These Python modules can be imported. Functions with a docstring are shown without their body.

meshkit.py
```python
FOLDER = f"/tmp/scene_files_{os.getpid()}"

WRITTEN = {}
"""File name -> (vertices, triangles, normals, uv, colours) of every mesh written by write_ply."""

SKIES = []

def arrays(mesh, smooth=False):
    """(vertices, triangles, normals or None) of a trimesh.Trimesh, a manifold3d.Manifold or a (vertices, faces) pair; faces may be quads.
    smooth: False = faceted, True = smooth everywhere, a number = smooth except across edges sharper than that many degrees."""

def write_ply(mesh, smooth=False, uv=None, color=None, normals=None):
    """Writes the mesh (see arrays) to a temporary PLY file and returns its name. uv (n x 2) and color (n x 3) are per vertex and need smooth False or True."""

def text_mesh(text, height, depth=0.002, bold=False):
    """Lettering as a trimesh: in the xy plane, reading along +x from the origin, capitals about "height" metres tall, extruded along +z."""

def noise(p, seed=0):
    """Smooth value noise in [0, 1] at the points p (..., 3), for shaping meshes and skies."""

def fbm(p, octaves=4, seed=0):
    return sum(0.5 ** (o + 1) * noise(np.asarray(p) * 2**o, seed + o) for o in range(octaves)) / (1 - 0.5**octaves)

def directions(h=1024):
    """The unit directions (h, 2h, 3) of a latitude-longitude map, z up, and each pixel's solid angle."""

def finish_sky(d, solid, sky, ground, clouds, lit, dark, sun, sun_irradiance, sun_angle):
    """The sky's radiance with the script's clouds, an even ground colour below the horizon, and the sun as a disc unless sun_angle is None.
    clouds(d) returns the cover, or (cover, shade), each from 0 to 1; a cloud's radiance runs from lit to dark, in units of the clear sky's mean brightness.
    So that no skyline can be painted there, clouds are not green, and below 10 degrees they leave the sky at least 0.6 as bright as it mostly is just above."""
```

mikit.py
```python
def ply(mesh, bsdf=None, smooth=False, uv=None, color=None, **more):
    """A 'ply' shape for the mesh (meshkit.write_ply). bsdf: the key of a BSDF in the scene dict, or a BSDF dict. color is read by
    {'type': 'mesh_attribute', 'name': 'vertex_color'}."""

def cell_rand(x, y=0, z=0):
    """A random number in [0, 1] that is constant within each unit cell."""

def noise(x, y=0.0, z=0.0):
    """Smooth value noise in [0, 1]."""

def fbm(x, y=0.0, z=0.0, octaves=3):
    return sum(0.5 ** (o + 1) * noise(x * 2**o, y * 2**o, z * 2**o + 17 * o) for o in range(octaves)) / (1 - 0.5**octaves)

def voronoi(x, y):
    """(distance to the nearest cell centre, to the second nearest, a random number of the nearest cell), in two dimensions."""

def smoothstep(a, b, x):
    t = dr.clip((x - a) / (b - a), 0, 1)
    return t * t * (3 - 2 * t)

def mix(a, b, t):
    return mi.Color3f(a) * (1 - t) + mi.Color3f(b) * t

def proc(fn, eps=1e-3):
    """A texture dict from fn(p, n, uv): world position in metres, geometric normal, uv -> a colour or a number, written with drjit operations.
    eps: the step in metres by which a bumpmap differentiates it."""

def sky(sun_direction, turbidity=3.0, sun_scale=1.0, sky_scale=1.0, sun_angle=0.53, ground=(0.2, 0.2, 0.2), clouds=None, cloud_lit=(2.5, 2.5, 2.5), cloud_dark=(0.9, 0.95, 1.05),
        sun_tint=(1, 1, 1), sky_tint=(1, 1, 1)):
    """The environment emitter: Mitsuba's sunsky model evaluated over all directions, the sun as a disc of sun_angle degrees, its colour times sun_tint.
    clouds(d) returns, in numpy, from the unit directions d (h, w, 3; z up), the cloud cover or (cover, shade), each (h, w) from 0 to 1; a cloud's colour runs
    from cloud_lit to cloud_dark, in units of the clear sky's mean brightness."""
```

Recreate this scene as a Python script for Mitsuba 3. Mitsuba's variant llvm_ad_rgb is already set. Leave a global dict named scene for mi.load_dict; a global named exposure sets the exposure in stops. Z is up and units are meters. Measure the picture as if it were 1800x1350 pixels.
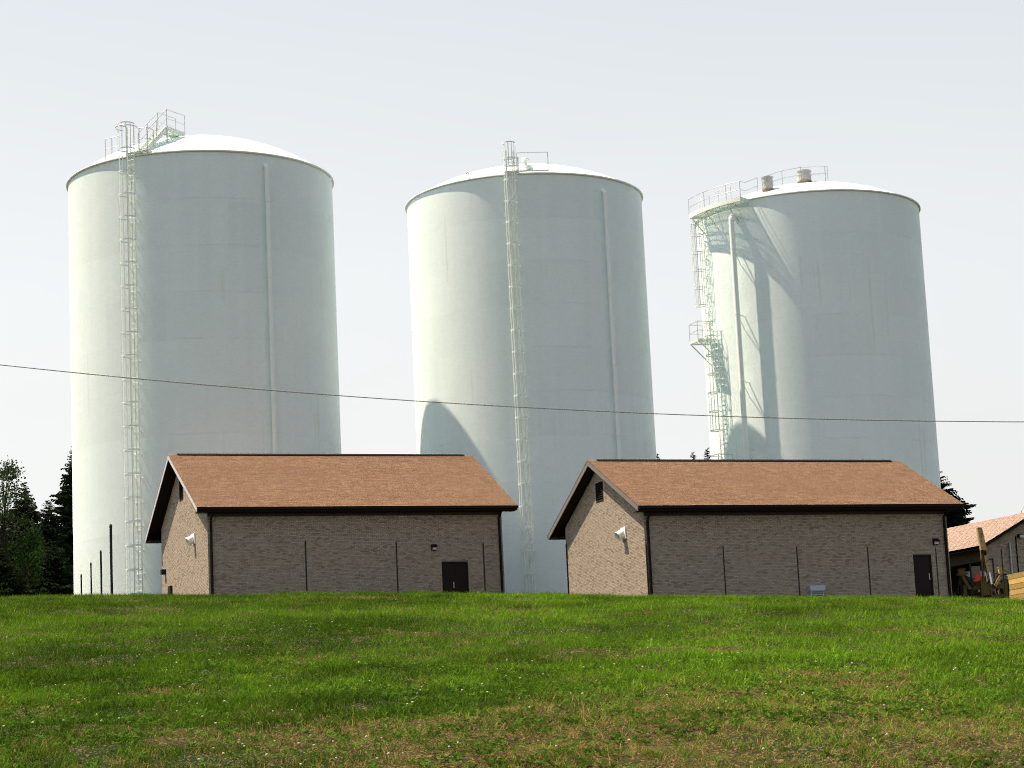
import math, random
import numpy as np, trimesh
import drjit as dr
import mitsuba as mi
import mikit, meshkit
from mikit import proc, fbm, noise, cell_rand, smoothstep, mix
from scipy.interpolate import PchipInterpolator
from shapely import Polygon, box as sg_box, union_all

T4 = mi.ScalarTransform4f
rng = np.random.default_rng(7)
random.seed(7)
scene, labels = {}, {}

# ------------------------------------------------------------------ camera, sky, exposure
PITCH, ROLL, FOCAL = 0.1707, 0.0475, 4000.0           # z = 0 is the photographer's eye level
fwd = np.array([0, math.cos(PITCH), math.sin(PITCH)])
up0 = np.array([0, -math.sin(PITCH), math.cos(PITCH)])
cam_up = math.sin(ROLL) * np.array([1., 0, 0]) + math.cos(ROLL) * up0
scene['camera'] = {'type': 'perspective', 'fov': 2 * math.degrees(math.atan(900 / FOCAL)), 'fov_axis': 'x',
                   'near_clip': 0.5, 'far_clip': 6000.0,
                   'to_world': T4().look_at(origin=[0, 0, 0], target=fwd.tolist(), up=cam_up.tolist())}
SUN_AZ, SUN_EL = math.radians(12.6), math.radians(63.0)
sun = np.array([-math.cos(SUN_AZ) * math.cos(SUN_EL), math.sin(SUN_AZ) * math.cos(SUN_EL), math.sin(SUN_EL)])


def haze_cover(d):
    """Summer haze: thick and white along the horizon all round, thinning overhead, brighter towards the sun."""
    el = np.degrees(np.arcsin(np.clip(d[..., 2], -1, 1)))
    cover = 0.12 + 0.86 * np.exp(-(np.maximum(el, 0) / 30.0) ** 1.7)
    wisp = meshkit.fbm(d * [3.0, 3.0, 9.0], 4, 12) - 0.5
    away = np.degrees(np.arccos(np.clip(d @ sun, -1, 1)))          # haze scatters forward: brighter round the sun's side
    t = np.clip((away - 35) / 105, 0, 1)
    return np.clip(cover + 0.10 * wisp, 0, 1), np.clip(t * t * (3 - 2 * t) + 0.3 * wisp, 0, 1)


scene['sky'] = mikit.sky(sun.tolist(), turbidity=3.5, sun_scale=0.96, sky_scale=0.55, clouds=haze_cover,
                         cloud_lit=(3.10, 3.07, 2.93), cloud_dark=(1.66, 1.68, 1.70), sun_tint=(1.0, 0.99, 0.95), sky_tint=(1.08, 1.05, 0.90))
exposure = 2.7


# ------------------------------------------------------------------ materials
def rgb(*c):
    return {'type': 'rgb', 'value': list(c)}


def bsdf(key, color, rough=0.6, metallic=0.0, spec=0.4, **more):
    scene[key] = {'type': 'twosided', 'bsdf': {'type': 'principled', 'base_color': color if isinstance(color, dict) else rgb(*color),
                                               'roughness': rough, 'metallic': metallic, 'specular': spec, **more}}


def tank_paint(p, n, uv):
    """Pale grey-green paint: plates that took the paint a little differently, faint runs and grime."""
    cx = dr.select(p.x < -8.3, -17.737, dr.select(p.x < 10.6, 1.279, 19.661))
    cy = dr.select(p.x < -8.3, 129.956, dr.select(p.x < 10.6, 136.776, 144.123))
    ring = dr.floor((p.z - 8.8) / 2.6)
    turn = dr.atan2(p.y - cy, p.x - cx) * 1.3 + ring * 0.37
    plate = cell_rand(dr.floor(turn * 1.5), ring, cx)
    big = fbm(p.x * 0.35, p.y * 0.35, p.z * 0.22)
    streak = fbm(p.x * 3.0, p.y * 3.0, p.z * 0.10 + 40)
    grain = noise(p.x * 9, p.y * 9, p.z * 9)
    c = mix((0.66, 0.775, 0.79), (0.735, 0.83, 0.84), big)
    c = c * (0.965 + 0.05 * plate) * (0.95 + 0.07 * streak) * (0.95 + 0.08 * grain)
    run = smoothstep(0.62, 0.80, streak) * smoothstep(0.42, 0.7, big)
    return c * (1 - run * mi.Color3f(0.10, 0.12, 0.16))


def soil(p, n, uv):
    """Thatch: dark earth with bits of straw and moss."""
    a, b, c = fbm(p.x * 0.6, p.y * 0.6), noise(p.x * 38, p.y * 60), noise(p.x * 75 + 9, p.y * 40)
    k = mix((0.012, 0.022, 0.005), (0.045, 0.034, 0.014), smoothstep(0.4, 0.75, a))
    k = k * (0.4 + 1.0 * b)
    return mix(k, (0.16, 0.115, 0.05), smoothstep(0.72, 0.80, c) * 0.7)


bsdf('m_tank', proc(tank_paint), 0.55, spec=0.35)
bsdf('m_tank_trim', (0.68, 0.74, 0.70), 0.5)
bsdf('m_galvanised', (0.50, 0.53, 0.52), 0.45, metallic=0.35)
bsdf('m_pipe', (0.73, 0.80, 0.78), 0.5)
bsdf('m_vent_grey', (0.42, 0.42, 0.42), 0.5)
bsdf('m_rust', (0.27, 0.21, 0.16), 0.8)
bsdf('m_soil', proc(soil), 0.95, spec=0.1)
bsdf('m_dark_trim', (0.014, 0.010, 0.009), 0.75, spec=0.1)
bsdf('m_door', (0.016, 0.010, 0.009), 0.7, spec=0.15)
bsdf('m_mortar', (0.16, 0.135, 0.11), 0.95, spec=0.1)
bsdf('m_white', (0.78, 0.78, 0.76), 0.5)
bsdf('m_pale_fascia', (0.42, 0.42, 0.46), 0.55)
bsdf('m_grey_fascia', (0.15, 0.14, 0.135), 0.6)
bsdf('m_post', (0.022, 0.02, 0.02), 0.7, spec=0.15)
bsdf('m_cable', (0.17, 0.17, 0.17), 0.7, spec=0.1)
bsdf('m_eave_shade', (0.055, 0.043, 0.035), 0.8, spec=0.1)  # dark brown standing in for shade at the wall top
bsdf('m_lens', (0.45, 0.45, 0.42), 0.25)
bsdf('m_louver', (0.018, 0.017, 0.018), 0.7, spec=0.15)
bsdf('m_blue_grey', (0.36, 0.40, 0.46), 0.45, metallic=0.3)
def worn_yellow(p, n, uv):
    a, b = fbm(p.x * 3, p.y * 3, p.z * 3), fbm(p.x * 12, p.y * 12, p.z * 12)
    return mix(mix((0.44, 0.31, 0.11), (0.36, 0.25, 0.10), a), (0.10, 0.075, 0.05), smoothstep(0.58, 0.70, b))


bsdf('m_yellow', proc(worn_yellow), 0.55)
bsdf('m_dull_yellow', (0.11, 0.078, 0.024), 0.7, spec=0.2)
bsdf('m_olive', (0.05, 0.045, 0.03), 0.8, spec=0.1)
bsdf('m_black', (0.012, 0.012, 0.012), 0.7)
bsdf('m_tyre', (0.014, 0.014, 0.015), 0.9)
bsdf('m_red', (0.60, 0.045, 0.04), 0.45)
bsdf('m_chrome', (0.62, 0.65, 0.70), 0.25, metallic=0.9)
bsdf('m_seat', (0.20, 0.17, 0.14), 0.8)
bsdf('m_bark', (0.03, 0.024, 0.018), 0.95, spec=0.05)
bsdf('m_vcol', {'type': 'mesh_attribute', 'name': 'vertex_color'}, 0.9, spec=0.15)
scene['m_leaf'] = {'type': 'principledthin', 'base_color': {'type': 'mesh_attribute', 'name': 'vertex_color'}, 'roughness': 0.55, 'spec_trans': 0.0,
                   'diff_trans': 0.5, 'eta': 1.15}


# ------------------------------------------------------------------ mesh helpers
class MB:
    """Collects vertices and faces (and colours) into one mesh."""

    def __init__(self):
        self.v, self.f, self.c, self.n = [], [], [], 0

    def add(self, v, f, col=None):
        v = np.asarray(v, float)
        self.v.append(v)
        self.f.append(np.asarray(f, int) + self.n)
        self.n += len(v)
        if col is not None:
            self.c.append(np.broadcast_to(np.asarray(col, float), (len(v), 3)))
        return self

    def mesh(self, M=None):
        v = np.vstack(self.v)
        if M is not None:
            v = v @ M[:3, :3].T + M[:3, 3]
        return trimesh.Trimesh(v, np.vstack(self.f), process=False)

    def col(self):
        return np.vstack(self.c) if self.c else None

    def box(self, x0, x1, y0, y1, z0, z1, col=None):
        v = [[x, y, z] for x in (x0, x1) for y in (y0, y1) for z in (z0, z1)]
        return self.add(v, BOXF, col)

    def bar(self, a, b, w, h=None, up=(0, 0, 1), col=None):
        """A rectangular bar from a to b, w wide (sideways) and h high (along up)."""
        a, b = np.asarray(a, float), np.asarray(b, float)
        h = w if h is None else h
        t = (b - a) / np.linalg.norm(b - a)
        up = np.asarray(up, float)
        if abs(t @ up) > 0.95 * np.linalg.norm(up):
            up = np.array([1., 0.02, 0])
        s = np.cross(t, up)
        s /= np.linalg.norm(s)
        u = np.cross(s, t)
        v = [p + s * (i * w / 2) + u * (j * h / 2) for p in (a, b) for i in (-1, 1) for j in (-1, 1)]
        return self.add(v, BARF, col)

    def tube(self, pts, r, k=8, closed=False, cap=True):
        pts = np.asarray(pts, float)
        n = len(pts)
        rs = np.broadcast_to(r, (n,))
        if closed:
            t = np.roll(pts, -1, 0) - np.roll(pts, 1, 0)
        else:
            t = np.gradient(pts, axis=0)
        t /= np.linalg.norm(t, axis=1, keepdims=True)
        ref = np.array([0, 0, 1.]) if abs(t[0][2]) < 0.9 else np.array([1., 0, 0])
        V = []
        s = np.cross(t[0], ref)
        for i in range(n):
            s = s - t[i] * (s @ t[i])
            s /= np.linalg.norm(s)
            u = np.cross(t[i], s)
            a = np.arange(k) * 2 * np.pi / k
            V.append(pts[i] + rs[i] * (np.cos(a)[:, None] * s + np.sin(a)[:, None] * u))
        V = np.vstack(V)
        F = []
        m = n if closed else n - 1
        for i in range(m):
            for j in range(k):
                a, b = i * k + j, i * k + (j + 1) % k
                c, d = ((i + 1) % n) * k + (j + 1) % k, ((i + 1) % n) * k + j
                F += [[a, b, c], [a, c, d]]
        if cap and not closed:
            for j in range(1, k - 1):
                F += [[0, j + 1, j], [(n - 1) * k, (n - 1) * k + j, (n - 1) * k + j + 1]]
        return self.add(V, F)

    def lathe(self, prof, k=48, centre=(0, 0, 0), a0=0.0, a1=2 * np.pi):
        prof = np.asarray(prof, float)
        full = abs(a1 - a0 - 2 * np.pi) < 1e-6
        a = np.linspace(a0, a1, k + 1)[:k if full else k + 1]
        m, q = len(prof), len(a)
        V = np.stack([prof[:, 0][:, None] * np.cos(a), prof[:, 0][:, None] * np.sin(a), np.repeat(prof[:, 1][:, None], q, 1)], -1) + np.asarray(centre, float)
        F = []
        i, j = np.meshgrid(np.arange(m - 1), np.arange(q if full else q - 1), indexing='ij')
        A, B = i * q + j, i * q + (j + 1) % q
        C, D = (i + 1) * q + (j + 1) % q, (i + 1) * q + j
        F = np.vstack([np.stack([A, B, C], -1).reshape(-1, 3), np.stack([A, C, D], -1).reshape(-1, 3)])
        return self.add(V.reshape(-1, 3), F)

    def slab(self, poly, place, depth):
        """A shapely polygon (with holes) as a slab: place(u, w, d) gives the points at depth d."""
        for g in getattr(poly, 'geoms', [poly]):
            m = trimesh.creation.extrude_polygon(g, depth, engine='earcut')
            v = np.asarray(m.vertices)
            self.add(place(v[:, 0], v[:, 1], v[:, 2]), m.faces)
        return self

    def prism(self, poly, y0, y1):
        """A polygon in (x, z), counter-clockwise seen from -y, extruded from y0 to y1 (convex)."""
        p = np.asarray(poly, float)
        n = len(p)
        v = np.vstack([np.stack([p[:, 0], np.full(n, y), p[:, 1]], 1) for y in (y0, y1)])
        f = [[0, i, i + 1] for i in range(1, n - 1)] + [[n, n + i + 1, n + i] for i in range(1, n - 1)]
        for i in range(n):
            j = (i + 1) % n
            f += [[i, i + n, j + n], [i, j + n, j]]
        return self.add(v, f)


BOXF = np.array([[0, 1, 3], [0, 3, 2], [4, 6, 7], [4, 7, 5], [0, 4, 5], [0, 5, 1], [2, 3, 7], [2, 7, 6], [0, 2, 6], [0, 6, 4], [1, 5, 7], [1, 7, 3]])
BARF = np.array([[0, 1, 3], [0, 3, 2], [4, 6, 7], [4, 7, 5], [0, 4, 5], [0, 5, 1], [2, 3, 7], [2, 7, 6], [0, 2, 6], [0, 6, 4], [1, 5, 7], [1, 7, 3]])
used = {}


def numbered(name):
    k = used.get(name, -1) + 1
    used[name] = k
    return name if k == 0 else f'{name}_{k:03d}'


def put(name, mb, material, parent=None, smooth=False, M=None, label=None, kind=None):
    key = numbered(name if parent is None else f'{parent}__{name}')
    m = mb.mesh(M) if isinstance(mb, MB) else mb
    col = mb.col() if isinstance(mb, MB) else None
    scene[key] = mikit.ply(m, material, smooth=smooth, color=col)
    if label or kind:
        labels[key] = {}
        if label:
            labels[key]['label'] = label
        if kind:
            labels[key]['kind'] = kind
    return key


def thing(name, label, cat, group=None):
    key = numbered(name)
    labels[key] = {'label': label, 'category': cat}
    if group:
        labels[key]['group'] = group
    return key


def tag(key, label, cat, group=None, kind=None):
    labels[key] = {'label': label, 'category': cat}
    if group:
        labels[key]['group'] = group
    if kind:
        labels[key]['kind'] = kind


# ------------------------------------------------------------------ the ground
_py = [-400, -40, 0, 5, 9, 13, 20, 30, 40, 50, 58, 65, 72, 82, 100, 110, 125, 150, 200, 400, 2500]
_pz = [-3, -1.9, -1.7, -1.55, -0.9, 0.05, 0.78, 1.88, 2.95, 3.86, 4.50, 5.0, 5.44, 6.15, 7.42, 8.1, 8.75, 9.2, 9.0, 5, -6]
base_z = PchipInterpolator(_py, _pz)
tilt_k = PchipInterpolator([-400, 0, 13, 60, 110, 300, 2500], [0, 0, 0.02, 0.052, 0.05, 0.0, 0])


def ground_z(x, y):
    x, y = np.asarray(x, float), np.asarray(y, float)
    q = np.stack([x, y, 0 * x], -1)
    bump = (meshkit.fbm(q * 0.35, 3, 5) - 0.5) * 0.22 + (meshkit.fbm(q * 1.6, 3, 9) - 0.5) * 0.13
    k = np.clip((y - 6) / 10, 0, 1) * np.clip((140 - y) / 40, 0, 1)
    crown = 0.0011 * np.minimum(x * x, 500) * np.clip((y - 25) / 30, 0, 1) * np.clip((125 - y) / 35, 0, 1)   # the brow falls away to both sides
    return base_z(y) - tilt_k(y) * np.clip(x, -60, 60) - crown + bump * k


gx = np.unique(np.concatenate([-np.geomspace(22, 2500, 26), np.arange(-22, -5, 0.3), np.arange(-5, 5, 0.12), np.arange(5, 30.1, 0.3), np.geomspace(30.2, 2500, 26)]))
gy = np.unique(np.concatenate([-np.geomspace(1, 400, 14), np.arange(0, 10, 0.3), np.arange(10, 26, 0.15), np.arange(26, 72, 0.3), np.arange(72, 150, 1.0), np.geomspace(150, 2500, 24)]))
GX, GY = np.meshgrid(gx, gy, indexing='ij')
i, j = np.meshgrid(np.arange(len(gx) - 1), np.arange(len(gy) - 1), indexing='ij')
q = i * len(gy) + j
gf = np.vstack([np.stack([q, q + len(gy), q + len(gy) + 1], -1).reshape(-1, 3), np.stack([q, q + len(gy) + 1, q + 1], -1).reshape(-1, 3)])
key = put('ground', trimesh.Trimesh(np.stack([GX, GY, ground_z(GX, GY)], -1).reshape(-1, 3), gf, process=False), 'm_soil', smooth=True)
labels[key] = {'label': 'grassy hillside rising to the water tanks', 'kind': 'structure'}


# ------------------------------------------------------------------ water tanks
def polar(c, r, deg, z):
    a = math.radians(deg)
    return np.array([c[0] + r * math.cos(a), c[1] + r * math.sin(a), z])


class Tank:
    def __init__(self, cx, cy, r, zr, z0, rise, label, courses=10, bead=0.002):
        self.c, self.r, self.zr, self.z0, self.rise = (cx, cy), r, zr, z0, rise
        self.key = k = thing('water_tank', label, 'water tank', 'white water tanks on the hill')
        zs = np.linspace(z0, zr - 0.06, courses + 1)
        for a, (u, w) in enumerate(zip(zs[:-1], zs[1:])):
            e = r + (0.001 if a % 2 else -0.001)
            put('shell_course', MB().lathe([(e - 0.02, u), (e + bead, u + 0.006), (e + bead, u + 0.03), (e, u + 0.04), (e, w)], 288, (cx, cy, 0)), 'm_tank', k, smooth=25)
        Rs = (r * r + rise * rise) / (2 * rise)
        self.Rs = Rs
        b = np.linspace(r - 0.02, 0.001, 40)
        dome = [(x, zr + rise - Rs + math.sqrt(Rs * Rs - x * x) + 0.02) for x in b]
        put('roof', MB().lathe(dome, 288, (cx, cy, 0)), 'm_tank', k, smooth=30, label='low white domed roof')
        put('rim', MB().lathe([(r - 0.05, zr - 0.05), (r + 0.10, zr - 0.05), (r + 0.12, zr - 0.02), (r + 0.11, zr + 0.03), (r - 0.02, zr + 0.06)], 288, (cx, cy, 0)), 'm_tank_trim', k, smooth=40)

    def at(self, deg, z, off=0.0):
        return polar(self.c, self.r + off, deg, z)

    def roof_z(self, p):
        b2 = (p[0] - self.c[0]) ** 2 + (p[1] - self.c[1]) ** 2
        return self.zr + self.rise - self.Rs + math.sqrt(max(self.Rs ** 2 - b2, 0)) + 0.02

    def on_roof(self, rad, deg):
        p = polar(self.c, rad, deg, 0)
        p[2] = self.roof_z(p)
        return p

    def frame(self, deg):
        a = math.radians(deg)
        return np.array([math.cos(a), math.sin(a), 0]), np.array([-math.sin(a), math.cos(a), 0])

    def ladder(self, deg, z0, z1, caged, off=0.22, step=0.3, name='ladder', hoop=1.3, cr=0.38):
        """Rails and rungs; brackets to the shell; the hoops and straps of a safety cage between the heights in caged."""
        n, t = self.frame(deg)
        c = self.at(deg, 0, off)
        mb = MB()
        for s in (-0.21, 0.21):
            a = c + t * s
            mb.bar([a[0], a[1], z0], [a[0], a[1], z1], 0.065, 0.03, up=n)
        for z in np.arange(z0 + 0.2, z1 - 0.05, step):
            mb.tube([c - t * 0.21 + [0, 0, z], c + t * 0.21 + [0, 0, z]], 0.013, 5)
        L = put(name, mb, 'm_tank_trim', self.key)
        for z in np.arange(z0 + 0.9, min(z1, self.zr) - 0.3, hoop):
            for s in (-0.21, 0.21):
                put('bracket', MB().bar(self.at(deg, z, 0.0) + t * s, c + t * s + [0, 0, z], 0.05, 0.05), 'm_tank_trim', L)
        zc0, zc1 = caged
        straps = MB()
        arc = np.linspace(-0.5 * math.pi - 0.25, 0.5 * math.pi + 0.25, 15)

        def ring(a):
            return c + n * (cr - 0.02 + cr * np.cos(a)) + t * cr * np.sin(a)
        for a in np.linspace(-1.55, 1.55, 7):
            p = ring(a)
            nn = n * math.cos(a) + t * math.sin(a)
            straps.bar([p[0], p[1], zc0], [p[0], p[1], zc1], 0.045, 0.008, up=nn)
        C = put('safety_cage', straps, 'm_tank_trim', self.key)
        for z in np.append(np.arange(zc0, zc1 - 0.5, hoop), zc1):
            pts = [c - t * 0.24 + n * 0.02] + [ring(a) for a in arc] + [c + t * 0.24 + n * 0.02]
            m = MB()
            for a, b in zip(pts[:-1], pts[1:]):
                m.bar(a + [0, 0, z], b + [0, 0, z], 0.012, 0.065)
            put('hoop', m, 'm_tank_trim', C)
        return L

    def overflow(self, deg, ztop, z0, off=0.22, r=0.12, brackets=6, brace=False, elbow='in'):
        n, t = self.frame(deg)
        p = self.at(deg, 0, off)
        a = np.linspace(0, math.pi / 2, 7)
        pts = [[p[0], p[1], z0], [p[0], p[1], (z0 + ztop) / 2], [p[0], p[1], ztop - 0.3]]
        side = -n
        for x in a[1:]:
            pts.append(p + side * (0.3 - 0.3 * math.cos(x)) + np.array([0, 0, ztop - 0.3 + 0.3 * math.sin(x)]))
        pts.append(p + side * (off + 0.3) + np.array([0, 0, ztop]))
        K = put('overflow_pipe', MB().tube(pts, r, 16), 'm_pipe', self.key, smooth=50)
        for z in np.linspace(ztop - 2.2, z0 + 1.5, brackets):
            b = MB()
            b.bar(self.at(deg, z, -0.02), self.at(deg, z, off), 0.06, 0.05)
            b.lathe([(r + 0.005, z - 0.03), (r + 0.02, z - 0.03), (r + 0.02, z + 0.03), (r + 0.005, z + 0.03)], 16, (p[0], p[1], 0))
            if brace:
                b.bar(self.at(deg, z - 1.0, -0.01), self.at(deg, z, off - 0.05), 0.035, 0.035)
            put('bracket', b, 'm_tank_trim', K)
        return K


def rail(parent, pts, h=1.07, mid=True, posts=None, name='handrail', r=0.024):
    """A tube handrail above the points; a post at each point (or at those named)."""
    pts = np.asarray(pts, float)
    up = np.array([0, 0, h])
    K = put(name, MB().tube(pts + up, r, 6), 'm_galvanised', parent)
    if mid:
        put('mid_rail', MB().tube(pts + up * 0.52, r * 0.85, 6), 'm_galvanised', K)
    for a in (range(len(pts)) if posts is None else posts):
        put('post', MB().tube([pts[a], pts[a] + up], r, 6), 'm_galvanised', K)
    return K


# left tank
t1 = Tank(-17.737, 129.956, 7.693, 35.076, 8.6, 2.6, 'leftmost of the three white water tanks, with a stile of steps over its roof edge')
t1.ladder(-111.3, 8.2, 36.7, (9.3, 36.75), off=0.2, cr=0.47)
t1.overflow(-54.7, 34.45, 9.0)
n1, tt1 = t1.frame(-111.3)
land = t1.at(-111.3, 35.25, -0.1)
floor = MB()
for k in range(7):
    o = land - n1 * (0.12 * k - 0.2)
    floor.bar(o - tt1 * 0.2, o + tt1 * 1.0, 0.085, 0.05)
floor.bar(land - tt1 * 0.25 + n1 * 0.25 + [0, 0, -0.05], land - tt1 * 0.25 - n1 * 0.65 + [0, 0, -0.05], 0.05, 0.14)
floor.bar(land + tt1 * 1.05 + n1 * 0.25 + [0, 0, -0.05], land + tt1 * 1.05 - n1 * 0.65 + [0, 0, -0.05], 0.05, 0.14)
put('landing', floor, 'm_galvanised', t1.key)
rail(t1.key, [t1.at(a, 35.2, -0.05) for a in (-126, -122.2, -118.3)], 1.2)
rail(t1.key, [land + n1 * 0.3 + tt1 * 0.55, land + n1 * 0.3 + tt1 * 1.05, land - n1 * 0.4 + tt1 * 1.05], 1.3)
loop = [t1.at(-111.3, 36.55, 0.22) + n1 * (0.42 + 0.6 * math.cos(a)) + tt1 * 0.6 * math.sin(a) for a in np.linspace(-2.3, 2.3, 17)]
put('cage_crown', MB().tube(loop, 0.03, 6), 'm_galvanised', t1.key)
s0, apex, s1 = np.array([-20.05, 123.0, 35.35]), np.array([-19.05, 124.1, 36.9]), np.array([-18.2, 125.2, 36.9])
s1[2] = t1.roof_z(s1) + 0.05
stair = MB()
st_dir = (apex - s0)[:2] / np.linalg.norm((apex - s0)[:2])
side = np.array([st_dir[1], -st_dir[0], 0])
for s in (-0.38, 0.38):
    stair.bar(s0 + side * s, apex + side * s, 0.05, 0.26)
    stair.bar(apex + side * s, s1 + side * s, 0.05, 0.26)
for a, b, m in ((s0, apex, 8), (apex, s1, 5)):
    for k in range(m):
        p = a + (b - a) * (k + 0.5) / m
        stair.bar(p - side * 0.36, p + side * 0.36, 0.24, 0.035)
ST = put('roof_stair', stair, 'm_tank_trim', t1.key, label='folded flight of steps climbing over the roof edge')
for s in (-0.4, 0.4):
    pts = [s0 + side * s + (apex - s0) * 0.05, s0 + side * s + (apex - s0) * 0.5, apex + side * s, s1 + side * s]
    rail(ST, pts, 1.1, name='handrail')
pp = apex - side * -0.4
put('support_post', MB().tube([[pp[0], pp[1], t1.roof_z(pp) - 0.1], [pp[0], pp[1], apex[2]]], 0.045, 8), 'm_galvanised', ST)

# middle tank
t2 = Tank(1.279, 136.776, 7.245, 34.808, 9.0, 2.05, 'middle of the three white water tanks, with a curved shadow low on its left side', bead=0.004)
t2.ladder(-96.0, 9.2, 36.2, (10.0, 36.55), off=0.2, hoop=1.28)
t2.overflow(-50.4, 34.0, 9.3)
n2, tt2 = t2.frame(-96.0)
rail(t2.key, [t2.at(-93.2, 34.86, -0.25), t2.at(-78.0, 34.86, -0.25)], 1.3, mid=False)
put('toe_board', MB().bar(t2.at(-93.2, 35.05, -0.25), t2.at(-78.0, 35.05, -0.25), 0.02, 0.10), 'm_galvanised', t2.key)
gate = MB()
for z in (34.9, 35.3, 35.7):
    gate.bar(t2.at(-96, z, 0.1) - tt2 * 0.36, t2.at(-96, z, 0.1) + tt2 * 0.5, 0.05, 0.10)
gate.bar(t2.at(-96, 34.85, 0.1) + tt2 * 0.45, t2.at(-96, 35.8, 0.1) + tt2 * 0.45, 0.08)
gate.bar(t2.at(-96, 34.95, 0.3) - tt2 * 0.3, t2.at(-96, 34.95, -0.5) - tt2 * 0.3, 0.05, 0.12)
gate.bar(t2.at(-96, 34.95, 0.3) + tt2 * 0.4, t2.at(-96, 34.95, -0.5) + tt2 * 0.4, 0.05, 0.12)
gate.bar(t2.at(-96, 34.95, -0.1) - tt2 * 0.3, t2.at(-96, 34.95, -0.1) + tt2 * 0.4, 0.7, 0.05)
put('landing', gate, 'm_tank_trim', t2.key)
v = np.array([1.42, 131.6, 0])
v[2] = t2.roof_z(v)
V = put('roof_vent', MB().lathe([(0.09, -0.1), (0.09, 0.30), (0.24, 0.29), (0.25, 0.36), (0.18, 0.46), (0.02, 0.50)], 20, v), 'm_tank_trim', t2.key, smooth=40)
v2 = np.array([1.55, 130.45, 0])
v2[2] = t2.roof_z(v2)
put('roof_hatch', MB().lathe([(0.26, -0.1), (0.26, 0.05), (0.29, 0.05), (0.29, 0.09), (0.01, 0.10)], 24, v2), 'm_tank_trim', t2.key, smooth=35)
g = t2.at(-116.4, 34.85, 0.02)
put('cable_hook', MB().tube([g, g + [0, 0, 0.25], g + [-0.06, -0.05, 0.36], g + [-0.16, -0.1, 0.30]], 0.03, 6), 'm_dull_yellow', t2.key)

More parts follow.
